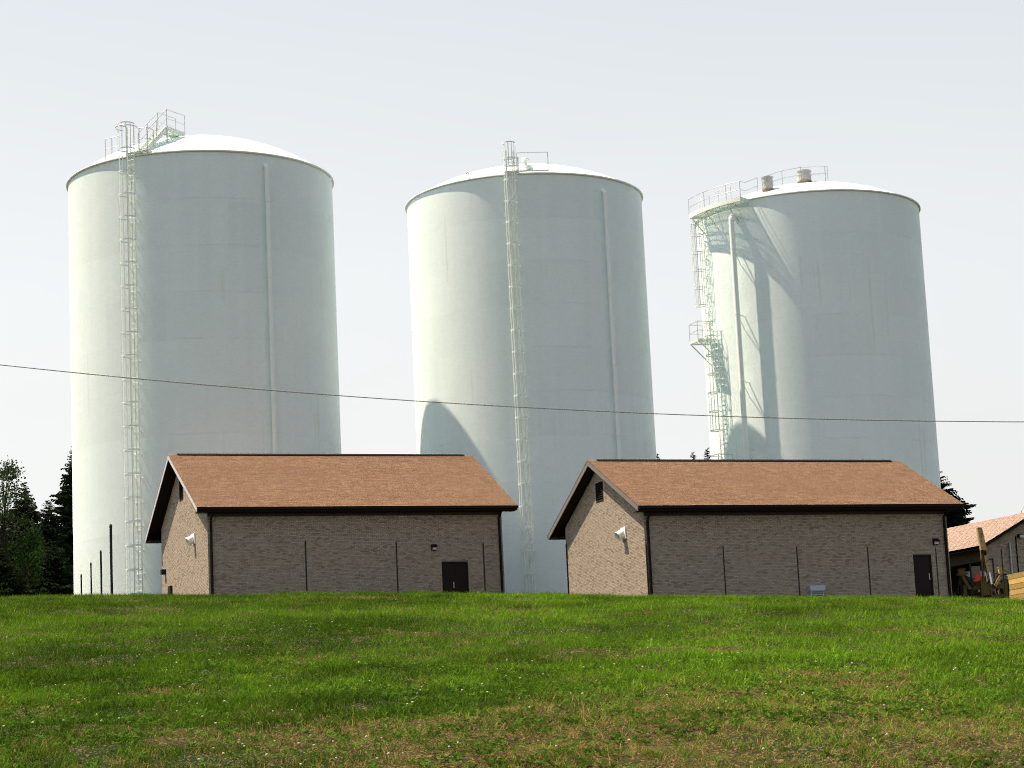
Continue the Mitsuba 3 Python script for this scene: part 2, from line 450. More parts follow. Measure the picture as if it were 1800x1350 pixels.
# right tank
t3 = Tank(19.661, 144.123, 7.184, 34.837, 9.0, 1.95, 'rightmost of the three white water tanks, with a railed platform high on its left side')
t3.ladder(-162.5, 26.4, 36.0, (28.9, 34.3), off=0.22, hoop=1.15, name='ladder')
t3.ladder(-155.0, 9.4, 27.6, (20.7, 27.6), off=0.22, hoop=1.2, name='ladder')
t3.overflow(-134.0, 33.9, 9.3, off=0.72, r=0.17, brackets=6, brace=True)
ang = np.linspace(-163, -127, 15)
plat = MB()
zf = 34.72
for a in np.linspace(-163, -127, 70):             # grating: radial bars carried by three curved angles
    plat.bar(t3.at(a, zf, 0.1), t3.at(a, zf, 1.0), 0.036, 0.04)
for q in (0.25, 0.55, 0.85):
    plat.lathe([(t3.r + q, zf - 0.07), (t3.r + q + 0.05, zf - 0.07), (t3.r + q + 0.05, zf - 0.02), (t3.r + q, zf - 0.02)], 24, (t3.c[0], t3.c[1], 0), math.radians(-163), math.radians(-127))
plat.lathe([(t3.r + 0.99, zf - 0.14), (t3.r + 1.02, zf - 0.14), (t3.r + 1.02, zf + 0.14), (t3.r + 0.99, zf + 0.14)], 24, (t3.c[0], t3.c[1], 0), math.radians(-163), math.radians(-127))
for a in (-163, -127):
    plat.bar(t3.at(a, zf, 0.1), t3.at(a, zf, 1.0), 0.03, 0.28)
PL = put('platform', plat, 'm_tank_trim', t3.key, label='curved steel platform round the roof edge')
for a in (-161.5, -148.6, -134.5):
    b = MB()
    b.bar(t3.at(a, zf - 0.08, 0.05), t3.at(a, zf - 0.08, 1.0), 0.07, 0.10)
    b.bar(t3.at(a, zf - 1.25, 0.0), t3.at(a, zf - 0.12, 0.92), 0.06, 0.06)
    put('brace', b, 'm_tank_trim', PL)
arcpts = [t3.at(a, zf + 0.02, 1.0) for a in (-163, -158.5, -153.5, -148.6, -144, -139, -134.5, -130.5, -127)]
rail(PL, arcpts, 1.1, posts=[0, 3, 6, 8])
rail(PL, [t3.at(-127, zf + 0.02, 1.0), t3.at(-127, zf + 0.02, 0.4), t3.on_roof(6.6, -124)], 1.1, posts=[2])
rail(PL, [t3.on_roof(6.9, a) for a in (-160, -150, -140)], 1.05)
walk = [t3.on_roof(6.4, -122), t3.on_roof(5.2, -113), t3.on_roof(4.2, -100), t3.on_roof(4.4, -80), t3.on_roof(4.2, -77)]
rail(t3.key, walk, 1.0)
for name, (rad, deg), rr, hh in (('roof_vent', (5.85, -121), 0.36, 0.84), ('roof_vent', (4.05, -97.5), 0.43, 0.72)):
    p = t3.on_roof(rad, deg)
    D = put(name, MB().lathe([(rr, 0.06), (rr, hh * 0.55), (rr + 0.03, hh * 0.55), (rr + 0.03, hh * 0.62), (rr, hh * 0.62), (rr, hh * 0.95), (rr + 0.06, hh * 0.95), (rr + 0.06, hh), (0.01, hh + 0.08)], 28, p), 'm_vent_grey', t3.key, smooth=35)
    put('rusty_base', MB().lathe([(rr * 0.9, -0.2), (rr * 0.9, 0.06), (rr + 0.03, 0.06), (rr + 0.03, 0.0), (rr * 0.9, -0.02)], 28, p), 'm_rust', D, smooth=35)
# the landing between the two ladders, and the gate frame lower down
n3, tt3 = t3.frame(-161.0)
zp = 26.5
lp = MB()
o = t3.at(-161.0, zp, 0.0)
for k in range(8):
    c = o + n3 * (0.12 + 0.165 * k)
    lp.bar(c - tt3 * 0.55, c + tt3 * 0.75, 0.12, 0.04)
for s in (-0.57, 0.77):
    lp.bar(o + tt3 * s, o + tt3 * s + n3 * 1.38, 0.05, 0.16)
lp.bar(o + n3 * 1.38 - tt3 * 0.57, o + n3 * 1.38 + tt3 * 0.77, 0.05, 0.16)
LP = put('ladder_landing', lp, 'm_tank_trim', t3.key)
for s in (-0.55, 0.75):
    put('brace', MB().bar(o + tt3 * s + n3 * 1.3 + [0, 0, -0.08], o + tt3 * s + [0, 0, -1.35], 0.06, 0.06), 'm_tank_trim', LP)
rail(LP, [o + n3 * 0.45 - tt3 * 0.55, o + n3 * 1.36 - tt3 * 0.55, o + n3 * 1.36 + tt3 * 0.75, o + n3 * 0.45 + tt3 * 0.75], 1.2)
n4, tt4 = t3.frame(-153.0)
o = t3.at(-153.0, 17.6, 0.0)
lp = MB()
for k in range(6):
    c = o + n4 * (0.12 + 0.165 * k)
    lp.bar(c - tt4 * 0.6, c + tt4 * 0.6, 0.12, 0.04)
for s in (-0.6, 0.6):
    lp.bar(o + tt4 * s, o + tt4 * s + n4 * 1.1, 0.05, 0.16)
LP = put('ladder_landing', lp, 'm_tank_trim', t3.key)
rail(LP, [o + n4 * 0.05 - tt4 * 0.58, o + n4 * 1.08 - tt4 * 0.58, o + n4 * 1.08 + tt4 * 0.58, o + n4 * 0.05 + tt4 * 0.58], 1.5)


# ------------------------------------------------------------------ brick pump houses
TAN = np.array([[0.318, 0.272, 0.224], [0.300, 0.253, 0.206], [0.335, 0.290, 0.241], [0.272, 0.226, 0.183], [0.215, 0.173, 0.140]])
SHINGLE = np.array([[0.178, 0.108, 0.069], [0.166, 0.099, 0.062], [0.192, 0.120, 0.077], [0.169, 0.106, 0.072], [0.156, 0.095, 0.062]])


def bricks(mb, along, z0, z1, place, limit=None, holes=(), skip_end=0.0):
    """Stretcher bond: bricks of 0.2 x 0.057 with 10 mm joints from 0 to along. place(u0, u1, z0, z1, col) adds one brick."""
    row, z = 0, z0
    while z < z1:
        u = -0.105 if row % 2 else 0.0
        while u < along:
            a, b = max(u, skip_end), min(u + 0.2, along - skip_end)
            top = z + 0.057
            ok = b - a > 0.03 and top < z1 + 0.01
            if ok and limit is not None:
                ok = top < limit((a + b) / 2)
            for h in holes:
                if b > h[0] and a < h[1] and top > h[2] and z < h[3]:
                    if a < h[0] - 0.03:
                        b = min(b, h[0])
                    elif b > h[1] + 0.03:
                        a = max(a, h[1])
                    else:
                        ok = False
            if ok and b - a > 0.03:
                k = rng.choice(5, p=[0.32, 0.26, 0.2, 0.13, 0.09])
                place(a, b, z, top, TAN[k] * (0.92 + 0.16 * rng.random()))
            u += 0.21
        z += 0.067
        row += 1


def brick_face(mb, corners, col):
    """A brick front: the outer face and its four edges. corners: outer 4 then inner 4."""
    mb.add(corners, [[0, 1, 2], [0, 2, 3], [0, 4, 5], [0, 5, 1], [1, 5, 6], [1, 6, 2], [2, 6, 7], [2, 7, 3], [3, 7, 4], [3, 4, 0]], col)


def slope_shingles(mb, x0, x1, run, rise, sgn, ex=0.145, tab=0.31, pal=SHINGLE):
    """Tabs from eave to ridge. The slope falls from y = 0 to y = sgn*run; each tab is a thin wedge lapping the one below."""
    ln = math.hypot(run, rise)
    dy, dz = sgn * run / ln, -rise / ln
    ny, nz = sgn * rise / ln, run / ln
    rows = int(ln / ex)
    ex = ln / rows
    for k in range(rows):
        t0, t1 = k * ex, (k + 1) * ex + 0.012
        x = x0 - rng.random() * tab
        tone = 0.96 + 0.08 * rng.random()
        while x < x1:
            a, b = max(x, x0) + 0.002, min(x + tab * (0.8 + 0.5 * rng.random()), x1) - 0.002
            if b - a > 0.02:
                h1 = 0.013 + 0.006 * rng.random()
                col = SHINGLE[rng.choice(5, p=[0.3, 0.25, 0.17, 0.16, 0.12])] * tone * (0.92 + 0.16 * rng.random())
                P = lambda t, h, xx: (xx, dy * t + ny * h, dz * t + nz * h)
                mb.add([P(t0, 0.003, a), P(t0, 0.003, b), P(t1, h1, b), P(t1, h1, a), P(t1, 0.0, b), P(t1, 0.0, a)], [[0, 1, 2], [0, 2, 3], [3, 2, 4], [3, 4, 5]], col)
            x = b + 0.004
    return mb


def pump_house(label, o, psi, L, B, rise, s0, s1, nf, nb, base, fascia, spec):
    """Local axes: x along the ridge, y towards the back, z up from the ridge."""
    H = thing('pump_house', label, 'brick building', 'brick pump houses below the tanks')
    M = np.eye(4)
    c, s = math.cos(psi), math.sin(psi)
    M[:3, 0], M[:3, 1], M[:3, 3] = (c, s, 0), (-s, c, 0), o
    k = rise / B
    ez = -rise                                     # the eave
    top = ez - 0.24                                # wall plate, under the boxed eave
    f, bk = -nf, nb                                # y of the front and back walls
    g = 0.012
    core = MB().box(s0 + 0.2, s1 - 0.2, f + 0.2, bk - g, base - 0.6, top)
    front = sg_box(s0 + g, base - 0.6, s1 - g, top).difference(union_all([sg_box(d[0], d[2] - 1, d[1], d[3]) for d in spec['doors']]))
    core.slab(front, lambda u, w, d: np.stack([u, f + g + d, w], 1), 0.19)
    m = 0.28
    prof = Polygon([(f + g, base - 0.6), (bk - g, base - 0.6), (bk - g, -k * bk - m), (0, -m), (f + g, k * f - m)])
    lv = spec['louver']
    core.slab(prof.difference(sg_box(lv[0], lv[2], lv[1], lv[3])), lambda u, w, d: np.stack([s0 + g + 0.19 - d, u, w], 1), 0.19)
    core.slab(prof, lambda u, w, d: np.stack([s1 - g - d, u, w], 1), 0.19)
    W = put('wall', core, 'm_mortar', H, M=M)
    mb = MB()
    fh = [(h[0] - s0, h[1] - s0, h[2], h[3]) for h in spec['front_holes']]
    bricks(mb, s1 - s0, base - 0.3, top, lambda a, b, z, t, col: brick_face(mb, [(s0 + a, f, z), (s0 + b, f, z), (s0 + b, f, t), (s0 + a, f, t), (s0 + a, f + 0.013, z), (s0 + b, f + 0.013, z), (s0 + b, f + 0.013, t), (s0 + a, f + 0.013, t)], col), holes=fh)
    put('brick_front', mb, 'm_vcol', W, M=M, kind='stuff')
    gh = [(h[0] - f, h[1] - f, h[2], h[3]) for h in spec['gable_holes']]
    lim = lambda u: -k * abs(u + f) - 0.30
    mb = MB()
    bricks(mb, bk - f, base - 0.3, 0, lambda a, b, z, t, col: brick_face(mb, [(s0, f + b, z), (s0, f + a, z), (s0, f + a, t), (s0, f + b, t), (s0 + 0.013, f + b, z), (s0 + 0.013, f + a, z), (s0 + 0.013, f + a, t), (s0 + 0.013, f + b, t)], col), limit=lim, holes=gh)
    put('brick_gable', mb, 'm_vcol', W, M=M, kind='stuff', label='sunlit tan brick gable wall')
    mb = MB()
    bricks(mb, bk - f, base - 0.3, 0, lambda a, b, z, t, col: brick_face(mb, [(s1, f + a, z), (s1, f + b, z), (s1, f + b, t), (s1, f + a, t), (s1 - 0.013, f + a, z), (s1 - 0.013, f + b, z), (s1 - 0.013, f + b, t), (s1 - 0.013, f + a, t)], col), limit=lim)
    put('brick_gable', mb, 'm_vcol', W, M=M, kind='stuff')
    # roof: deck, shingles, ridge vent, fascias, soffits
    deck = MB()
    th = 0.10
    for sg in (-1, 1):
        P = [(x, y, z) for x in (0.01, L - 0.01) for y, z in ((0, -0.004), (sg * B, ez - 0.004), (sg * B, ez - th), (0, -th))]
        F = [[0, 1, 2], [0, 2, 3], [4, 6, 5], [4, 7, 6], [0, 4, 5], [0, 5, 1], [1, 5, 6], [1, 6, 2], [2, 6, 7], [2, 7, 3]]
        deck.add(P, F)
    Rf = put('roof', deck, 'm_dark_trim', H, M=M)
    for sg in (-1, 1):
        put('shingle', slope_shingles(MB(), -0.02, L + 0.02, B + 0.03, (B + 0.03) * k, sg), 'm_vcol', Rf, M=M, kind='stuff', label='weathered brown asphalt shingles')
    rv = MB()
    for sg in (-1, 1):
        w = 0.17
        P = [(x, sg * y, z) for x in (0.45, L - 0.45) for y, z in ((0, 0.065), (w, 0.065 - w * k), (w, 0.03 - w * k), (0, 0.02))]
        rv.add(P, [[0, 1, 2], [0, 2, 3], [4, 6, 5], [4, 7, 6], [0, 4, 5], [0, 5, 1], [1, 5, 6], [1, 6, 2], [2, 6, 7], [2, 7, 3]])
    put('ridge_vent', rv, 'm_dark_trim', Rf, M=M)
    for x in (-0.012, L - 0.013):                   # rake boards
        for sg in (-1, 1):
            P = [(xx, yy, zz) for xx in (x, x + 0.025) for yy, zz in ((0, -0.02), (sg * B, ez - 0.02), (sg * B, ez - 0.25), (0, -0.25))]
            put('rake_board', MB().add(P, [[0, 1, 2], [0, 2, 3], [4, 6, 5], [4, 7, 6], [0, 4, 5], [0, 5, 1], [1, 5, 6], [1, 6, 2], [2, 6, 7], [2, 7, 3]]), fascia, Rf, M=M)
    for sg, w in ((-1, nf), (1, nb)):               # boxed eave and gutter
        put('soffit', MB().box(0.02, L - 0.02, *sorted((sg * (w - 0.02), sg * (B - 0.01))), ez - 0.245, ez - 0.215), 'm_dark_trim', Rf, M=M)
        gt = MB().box(0.03, L - 0.03, *sorted((sg * B, sg * (B + 0.02))), ez - 0.235, ez - 0.03)
        gt.box(0.0, L, *sorted((sg * (B + 0.02), sg * (B + 0.14))), ez - 0.15, ez - 0.03)
        put('gutter', gt, 'm_dark_trim', Rf, M=M)
    for x0, x1 in ((0.02, s0 + 0.02), (s1 - 0.02, L - 0.02)):
        for sg in (-1, 1):
            P = [(xx, yy, zz) for xx in (x0, x1) for yy, zz in ((0, -0.205), (sg * B, ez - 0.205), (sg * B, ez - 0.23), (0, -0.23))]
            put('rake_soffit', MB().add(P, [[0, 1, 2], [0, 2, 3], [4, 6, 5], [4, 7, 6], [0, 4, 5], [0, 5, 1], [1, 5, 6], [1, 6, 2], [2, 6, 7], [2, 7, 3]]), 'm_dark_trim', Rf, M=M)
    put('eave_shade_strip', MB().box(s0 + 0.02, s1 - 0.02, f - 0.03, f + 0.01, top - 0.16, ez - 0.25), 'm_eave_shade', H, M=M)  # dark strip added to paint the deep shade below the front eave
    for x in (s0 + 0.16, s1 - 0.16):                # downspouts at the front corners
        d = MB().box(x - 0.05, x + 0.05, f - 0.10, f - 0.015, base - 0.2, top - 0.35)
        d.bar([x, f - 0.055, top - 0.30], [x, -B - 0.05, ez - 0.12], 0.09, 0.08, up=(1, 0, 0))
        put('downspout', d, 'm_dark_trim', H, M=M)
    # door
    for (a, b, z, t, leaves, handle) in spec['doors']:
        fr = MB()
        fr.box(a, a + 0.06, f + 0.01, f + 0.11, z, t)
        fr.box(b - 0.06, b, f + 0.01, f + 0.11, z, t)
        fr.box(a + 0.06, b - 0.06, f + 0.01, f + 0.11, t - 0.06, t)
        w = (b - a - 0.12) / leaves
        D = put('door', MB().box(a + 0.06, a + 0.06 + w * leaves, f + 0.08, f + 0.12, z, t - 0.06), 'm_door', H, M=M, label='dark brown steel door')
        put('frame', fr, 'm_door', D, M=M)
        for q in range(leaves):
            lf = MB().box(a + 0.065 + w * q, a + 0.055 + w * (q + 1), f + 0.055, f + 0.08, z + 0.02, t - 0.07)
            put('leaf', lf, 'm_door', D, M=M)
        hx = b - 0.17 if leaves == 1 else a + 0.06 + w - 0.1
        put('handle', MB().box(hx, hx + 0.03, f + 0.01, f + 0.055, z + 0.95, z + 1.25), 'm_galvanised', D, M=M)
    # wall lamp: hooded box with a lens
    for (x, z) in spec['lamps']:
        l = MB().box(x - 0.13, x + 0.13, f - 0.05, f, z - 0.16, z + 0.16)
        l.add([(x - 0.13, f - 0.05, z + 0.16), (x + 0.13, f - 0.05, z + 0.16), (x + 0.13, f - 0.22, z + 0.05), (x - 0.13, f - 0.22, z + 0.05), (x - 0.13, f - 0.05, z - 0.0), (x + 0.13, f - 0.05, z - 0.0), (x + 0.13, f - 0.22, z + 0.0), (x - 0.13, f - 0.22, z + 0.0)],
              [[0, 3, 2], [0, 2, 1], [3, 7, 6], [3, 6, 2], [0, 4, 7], [0, 7, 3], [1, 2, 6], [1, 6, 5], [4, 5, 6], [4, 6, 7]])
        LK = put('wall_lamp', l, 'm_dark_trim', H, M=M)
        put('lens', MB().box(x - 0.08, x + 0.10, f - 0.15, f - 0.052, z - 0.12, z - 0.002), 'm_lens', LK, M=M)
    # gable louvre
    a, b, z, t = spec['louver']
    fr = MB()
    fr.box(s0 - 0.012, s0 + 0.12, a, a + 0.05, z, t)
    fr.box(s0 - 0.012, s0 + 0.12, b - 0.05, b, z, t)
    fr.box(s0 - 0.012, s0 + 0.12, a + 0.05, b - 0.05, z, z + 0.05)
    fr.box(s0 - 0.012, s0 + 0.12, a + 0.05, b - 0.05, t - 0.05, t)
    fr.box(s0 + 0.11, s0 + 0.125, a + 0.05, b - 0.05, z + 0.05, t - 0.05)
    G = put('gable_louver', fr, 'm_louver', H, M=M)
    for zz in np.arange(z + 0.09, t - 0.08, 0.10):
        put('slat', MB().add([(s0 - 0.005, y, zz - 0.03) for y in (a + 0.05, b - 0.05)] + [(s0 + 0.10, y, zz + 0.06) for y in (a + 0.05, b - 0.05)] + [(s0 + 0.002, y, zz - 0.04) for y in (a + 0.05, b - 0.05)] + [(s0 + 0.107, y, zz + 0.05) for y in (a + 0.05, b - 0.05)],
                             [[0, 2, 3], [0, 3, 1], [4, 5, 7], [4, 7, 6], [0, 1, 5], [0, 5, 4]]), 'm_louver', G, M=M)
    # white exhaust hood: square plate, round duct bending down
    y, z = spec['hood']
    E = put('exhaust_hood', MB().box(s0 - 0.07, s0, y - 0.27, y + 0.27, z - 0.25, z + 0.27), 'm_white', H, M=M, label='white exhaust hood on the gable')
    ca, sa = math.cos(-0.55), math.sin(-0.55)        # the duct points out of the wall and a little down
    ax = np.array([-ca, 0, sa])
    Q = np.eye(4)
    Q[:3, 0], Q[:3, 1], Q[:3, 2], Q[:3, 3] = (0, 1, 0), np.cross(ax, [0, 1, 0]), ax, (s0 - 0.05, y, z + 0.03)
    put('duct', MB().lathe([(0.20, -0.05), (0.20, 0.27), (0.235, 0.27), (0.235, 0.33), (0.185, 0.33), (0.185, 0.20)], 24), 'm_white', E, smooth=35, M=M @ Q)
    put('grille', MB().lathe([(0.19, 0.28), (0.001, 0.30)], 24), 'm_vent_grey', E, M=M @ Q)
    for nm, (bx, by, bz, bd) in spec['boxes'].items():
        put(nm, MB().box(s0 - bd, s0, bx, by, bz[0], bz[1]), 'm_louver', H, M=M)
    return H, M, f


h1, M1, f1 = pump_house('left brick pump house with brown shingle roof in front of the leftmost tank', (-17.33, 112.506, 16.641), 0.3456, 15.986, 6.681, 3.466,
                        0.611, 15.35, 6.08, 5.46, 8.3 - 16.641, 'm_pale_fascia',
                        dict(front_holes=[(12.14, 13.49, -20, -6.16)], doors=[(12.14, 13.49, -8.4, -6.16, 2, False)], lamps=[(11.77, -5.45)], louver=(-0.55, 0.42, -2.30, -1.15),
                             gable_holes=[(-0.55, 0.42, -2.30, -1.15)], hood=(-3.0, -4.58), boxes={'hose_box': (4.35, 4.75, (-5.55, -5.30), 0.22), 'wall_vent': (2.75, 3.4, (-6.75, -6.30), 0.12)}))
h2, M2, f2 = pump_house('right brick pump house with brown shingle roof, nearest the yellow backhoe', (3.332, 104.482, 14.249), 0.3461, 16.247, 5.664, 2.808,
                        0.489, 15.67, 5.06, 4.65, 7.1 - 14.249, 'm_grey_fascia',
                        dict(front_holes=[(13.77, 14.72, -20, -5.08)], doors=[(13.77, 14.72, -7.2, -5.08, 1, True)], lamps=[(14.98, -4.5)], louver=(-0.5, 0.42, -1.93, -1.02),
                             gable_holes=[(-0.5, 0.42, -1.93, -1.02)], hood=(-2.75, -3.72), boxes={}))
bx = MB().box(8.30, 9.05, f2 - 0.25, f2, -6.66, -6.42)
bx.box(8.36, 8.99, f2 - 0.18, f2, -6.92, -6.66)
put('air_vent', bx, 'm_blue_grey', h2, M=M2, label='low grey metal vent hood on the brick wall')
for q in range(3):
    put('fin', MB().box(8.40, 8.95, f2 - 0.20, f2 - 0.185, -6.90 + 0.08 * q, -6.86 + 0.08 * q), 'm_louver', f'{h2}__air_vent', M=M2)

# ------------------------------------------------------------------ the low building at the right edge
e3, ax3 = np.array([23.99, 118.0, 10.70]), np.array([-0.395, 0.9187, 0])
bx3 = np.array([0.9187, 0.395, 0])
S3 = thing('storage_building', 'low dark brick building with pinkish roof, cut off by the right edge of the photo', 'building')
M3 = np.eye(4)
M3[:3, 0], M3[:3, 1], M3[:3, 3] = bx3, ax3, e3      # x across the gable, y along the ridge away, z up from the eave
HB, K3, L3 = 3.75, 0.50, 11.0
z3 = 7.0 - e3[2]
w3 = MB()
wl = 0.5
poly = [(wl, z3 - 0.5), (2 * HB - wl, z3 - 0.5), (2 * HB - wl, wl * K3 - 0.3), (HB, HB * K3 - 0.3), (wl, wl * K3 - 0.3)]
w3.prism(poly, 0.512, 0.7)
w3.box(2 * HB - wl - 0.2, 2 * HB - wl, 0.7, L3 - 0.5, z3 - 0.5, wl * K3 - 0.3)
w3.box(wl, 2 * HB - wl, L3 - 0.7, L3 - 0.5, z3 - 0.5, wl * K3 - 0.3)
W3 = put('wall', w3, 'm_mortar', S3, M=M3)
put('bay_header', MB().box(wl, wl + 0.15, 0.7, L3 - 0.7, -0.75, wl * K3 - 0.3), 'm_olive', S3, M=M3)
mb = MB()
bricks(mb, 2 * HB - 2 * wl, z3 - 0.2, HB * K3, lambda a, b, z, t, col: brick_face(mb, [(wl + a, 0.5, z), (wl + b, 0.5, z), (wl + b, 0.5, t), (wl + a, 0.5, t), (wl + a, 0.513, z), (wl + b, 0.513, z), (wl + b, 0.513, t), (wl + a, 0.513, t)], col), limit=lambda u: HB * K3 - abs(u + wl - HB) * K3 - 0.33)
put('brick_gable', mb, 'm_vcol', W3, M=M3, kind='stuff')
rf = MB()
for sg in (0, 1):
    y = (0, HB) if sg == 0 else (2 * HB, HB)
    P = [(xx, yy, zz) for yy in (0.0, L3) for xx, zz in ((y[0], -0.004), (y[1], HB * K3 - 0.004), (y[1], HB * K3 - 0.16), (y[0], -0.16))]
    rf.add(P, [[0, 1, 2], [0, 2, 3], [4, 6, 5], [4, 7, 6], [0, 4, 5], [0, 5, 1], [1, 5, 6], [1, 6, 2], [2, 6, 7], [2, 7, 3]])
R3 = put('roof', rf, 'm_dark_trim', S3, M=M3)
PINK = np.array([[0.285, 0.21, 0.175], [0.27, 0.195, 0.163], [0.30, 0.225, 0.19], [0.28, 0.21, 0.185], [0.26, 0.19, 0.165]])
_keep = SHINGLE.copy()
SHINGLE[:] = PINK
Mr = M3 @ np.array([[0, -1, 0, HB], [1, 0, 0, 0], [0, 0, 1, HB * K3], [0, 0, 0, 1.]])
for sg in (1, -1):
    put('shingle', slope_shingles(MB(), -0.02, L3, HB + 0.03, (HB + 0.03) * K3, sg), 'm_vcol', R3, M=Mr, kind='stuff', label='pale pinkish asphalt shingles')
SHINGLE[:] = _keep
put('post', MB().box(wl, wl + 0.16, 4.0, 4.16, z3 - 0.3, -0.95), 'm_dark_trim', S3, M=M3)
put('post', MB().box(wl, wl + 0.16, 7.5, 7.66, z3 - 0.3, -0.95), 'm_dark_trim', S3, M=M3)
put('drain_pipe', MB().tube([(2.0, 0.42, z3), (2.0, 0.42, 0.15)], 0.05, 10), 'm_blue_grey', S3, smooth=40, M=M3)
put('conduit', MB().box(2.42, 2.47, 0.45, 0.498, z3, 0.5), 'm_dark_trim', S3, M=M3)
FL = put('flood_lamp', MB().box(2.55, 2.85, 0.30, 0.498, 0.42, 0.60), 'm_dark_trim', S3, M=M3)
put('lens', MB().box(2.58, 2.82, 0.24, 0.298, 0.40, 0.55), 'm_lens', FL, M=M3)
pk = np.array([HB, 1.6, HB * K3])
put('roof_pipe', MB().tube([pk + [0, 0, -0.1], pk + [0, 0, 0.12], pk + [0.18, 0, 0.34], pk + [0.36, 0, 0.46]], 0.028, 8), 'm_vent_grey', S3, M=M3)

# ------------------------------------------------------------------ timber stack, right edge
bd = np.array([0.26, -0.9656, 0])
bn = np.array([-0.9656, -0.26, 0])
A0 = np.array([23.55, 110.2, 6.95])
S = thing('timber_stack', 'stack of yellow squared timbers behind the backhoe at the right edge of the photo', 'timber stack')
for r_ in range(6):
    for lane in range(2):
        off = 0.03 * rng.random() - lane * 0.27
        a = A0 + bn * off + bd * (0.12 * rng.random())
        b = a + bd * (4.2 + 0.2 * rng.random())
        z = 0.13 + r_ * 0.255
        t = 0.85 + 0.3 * rng.random()
        col = np.array([0.50, 0.345, 0.135]) * t if r_ % 2 == 0 else np.array([0.36, 0.27, 0.09]) * t
        m = MB()
        m.bar(a + [0, 0, z], b + [0, 0, z], 0.25, 0.235, col=col)
        put('timber', m, 'm_vcol', S)

# ------------------------------------------------------------------ backhoe seen from behind
BH = thing('backhoe', 'yellow backhoe seen from behind with its boom folded upright and a red triangle', 'backhoe')
MBk = np.eye(4)
MBk[:3, 3] = (21.68, 106.6, 7.0)                       # x right, y away from the camera, z up from the ground


def bp(name, mb, mat, parent=None, **kw):
    return put(name, mb, mat, BH if parent is None else parent, M=MBk, **kw)


def wheel(x, y, r, w):
    p = [(r * 0.45, -w / 2), (r * 0.8, -w / 2), (r * 0.97, -w * 0.42), (r, -w * 0.25), (r, w * 0.25), (r * 0.97, w * 0.42), (r * 0.8, w / 2), (r * 0.45, w / 2)]
    R = np.array([[0, 0, 1, x], [1, 0, 0, y], [0, 1, 0, r - 0.03], [0, 0, 0, 1.]])
    ty = MB().lathe(p, 28)
    for q in range(20):
        a = q * 2 * math.pi / 20
        for s in (-1, 1):
            c0 = np.array([r * 1.005 * math.cos(a), r * 1.005 * math.sin(a), s * 0.02])
            c1 = np.array([r * 0.99 * math.cos(a + 0.2), r * 0.99 * math.sin(a + 0.2), s * w * 0.44])
            ty.bar(c0, c1, 0.05, 0.06, up=(math.cos(a + 0.1), math.sin(a + 0.1), 0))
    WK = put('wheel', ty, 'm_tyre', BH, M=MBk @ R)
    put('rim', MB().lathe([(0.01, -w * 0.2), (r * 0.3, -w * 0.2), (r * 0.46, -w * 0.35), (r * 0.46, w * 0.35), (r * 0.3, w * 0.2), (0.01, w * 0.2)], 20), 'm_dull_yellow', WK, M=MBk @ R, smooth=30)


wheel(-0.82, 1.0, 0.66, 0.42)
wheel(0.95, 1.0, 0.70, 0.46)
wheel(-0.78, 3.1, 0.42, 0.28)
wheel(0.85, 3.1, 0.42, 0.28)
ch = MB().box(-0.36, 0.36, 0.55, 3.6, 0.45, 0.95)
ch.box(-0.45, 0.45, 2.0, 3.5, 0.95, 1.35)
bp('chassis', ch, 'm_dull_yellow')
fm = MB()
fm.box(-1.0, 1.05, 0.25, 0.45, 0.62, 0.80)
fm.box(-1.0, -0.86, 0.2, 0.5, 0.05, 0.85)
fm.box(0.92, 1.05, 0.2, 0.5, 0.05, 0.85)
fm.box(-0.95, 1.0, 0.28, 0.42, 0.22, 0.34)
bp('stabilizer_frame', fm, 'm_dull_yellow')
sw = MB().box(-0.22, 0.22, -0.05, 0.25, 0.30, 0.95)
sw.box(-0.25, -0.19, -0.12, 0.2, 0.15, 1.05)
sw.box(0.19, 0.25, -0.12, 0.2, 0.15, 1.05)
bp('swing_post', sw, 'm_dull_yellow')
# boom, upright and leaning a little, in two tapering sections with the cylinder below
Bo = MB()
P0, P1, P2 = np.array([0.06, 0.05, 0.70]), np.array([-0.02, 0.0, 2.35]), np.array([-0.16, -0.18, 3.45])
bm = MB()
for a, b, wa, wb in ((np.array([-0.13, -0.15, 2.40]) + [0.12, 0, 0], np.array([-0.14, -0.2, 3.46]), 0.27, 0.22),):
    v = []
    for p, w in ((a, wa), (b, wb)):
        for sx in (-1, 1):
            for sy in (-1, 1):
                v.append(p + [sx * w / 2, sy * w * 0.65, 0])
    bm.add(v, BARF)
bp('boom', bm, 'm_yellow', label='upright yellow boom')
v = []
for p, w in ((np.array([0.16, -0.02, 1.35]), 0.15), (np.array([0.10, -0.05, 1.9]), 0.22), (np.array([0.03, -0.1, 2.40]), 0.12)):
    for sx in (-1, 1):
        for sy in (-1, 1):
            v.append(p + [sx * w / 2, sy * 0.14, 0])
F = np.vstack([BARF, BARF + 4])
bp('dipper_arm', MB().add(v, F), 'm_yellow')
bp('hose', MB().tube([(0.10, -0.16, 0.85), (0.02, -0.22, 1.5), (-0.04, -0.24, 2.1), (-0.06, -0.28, 2.6), (-0.10, -0.33, 3.1)], 0.022, 6), 'm_black')
bp('boom_plate', MB().bar([-0.08, 0.1, 0.75], [-0.10, -0.02, 2.45], 0.06, 0.24, up=(0, 1, 0)), 'm_dull_yellow')
bp('hydraulic_cylinder', MB().tube([(0.24, -0.12, 0.80), (0.17, -0.12, 1.36)], 0.065, 12), 'm_chrome', smooth=40)
bp('bucket_link', MB().bar([0.02, -0.12, 2.36], [0.02, -0.3, 2.22], 0.14, 0.16), 'm_black')
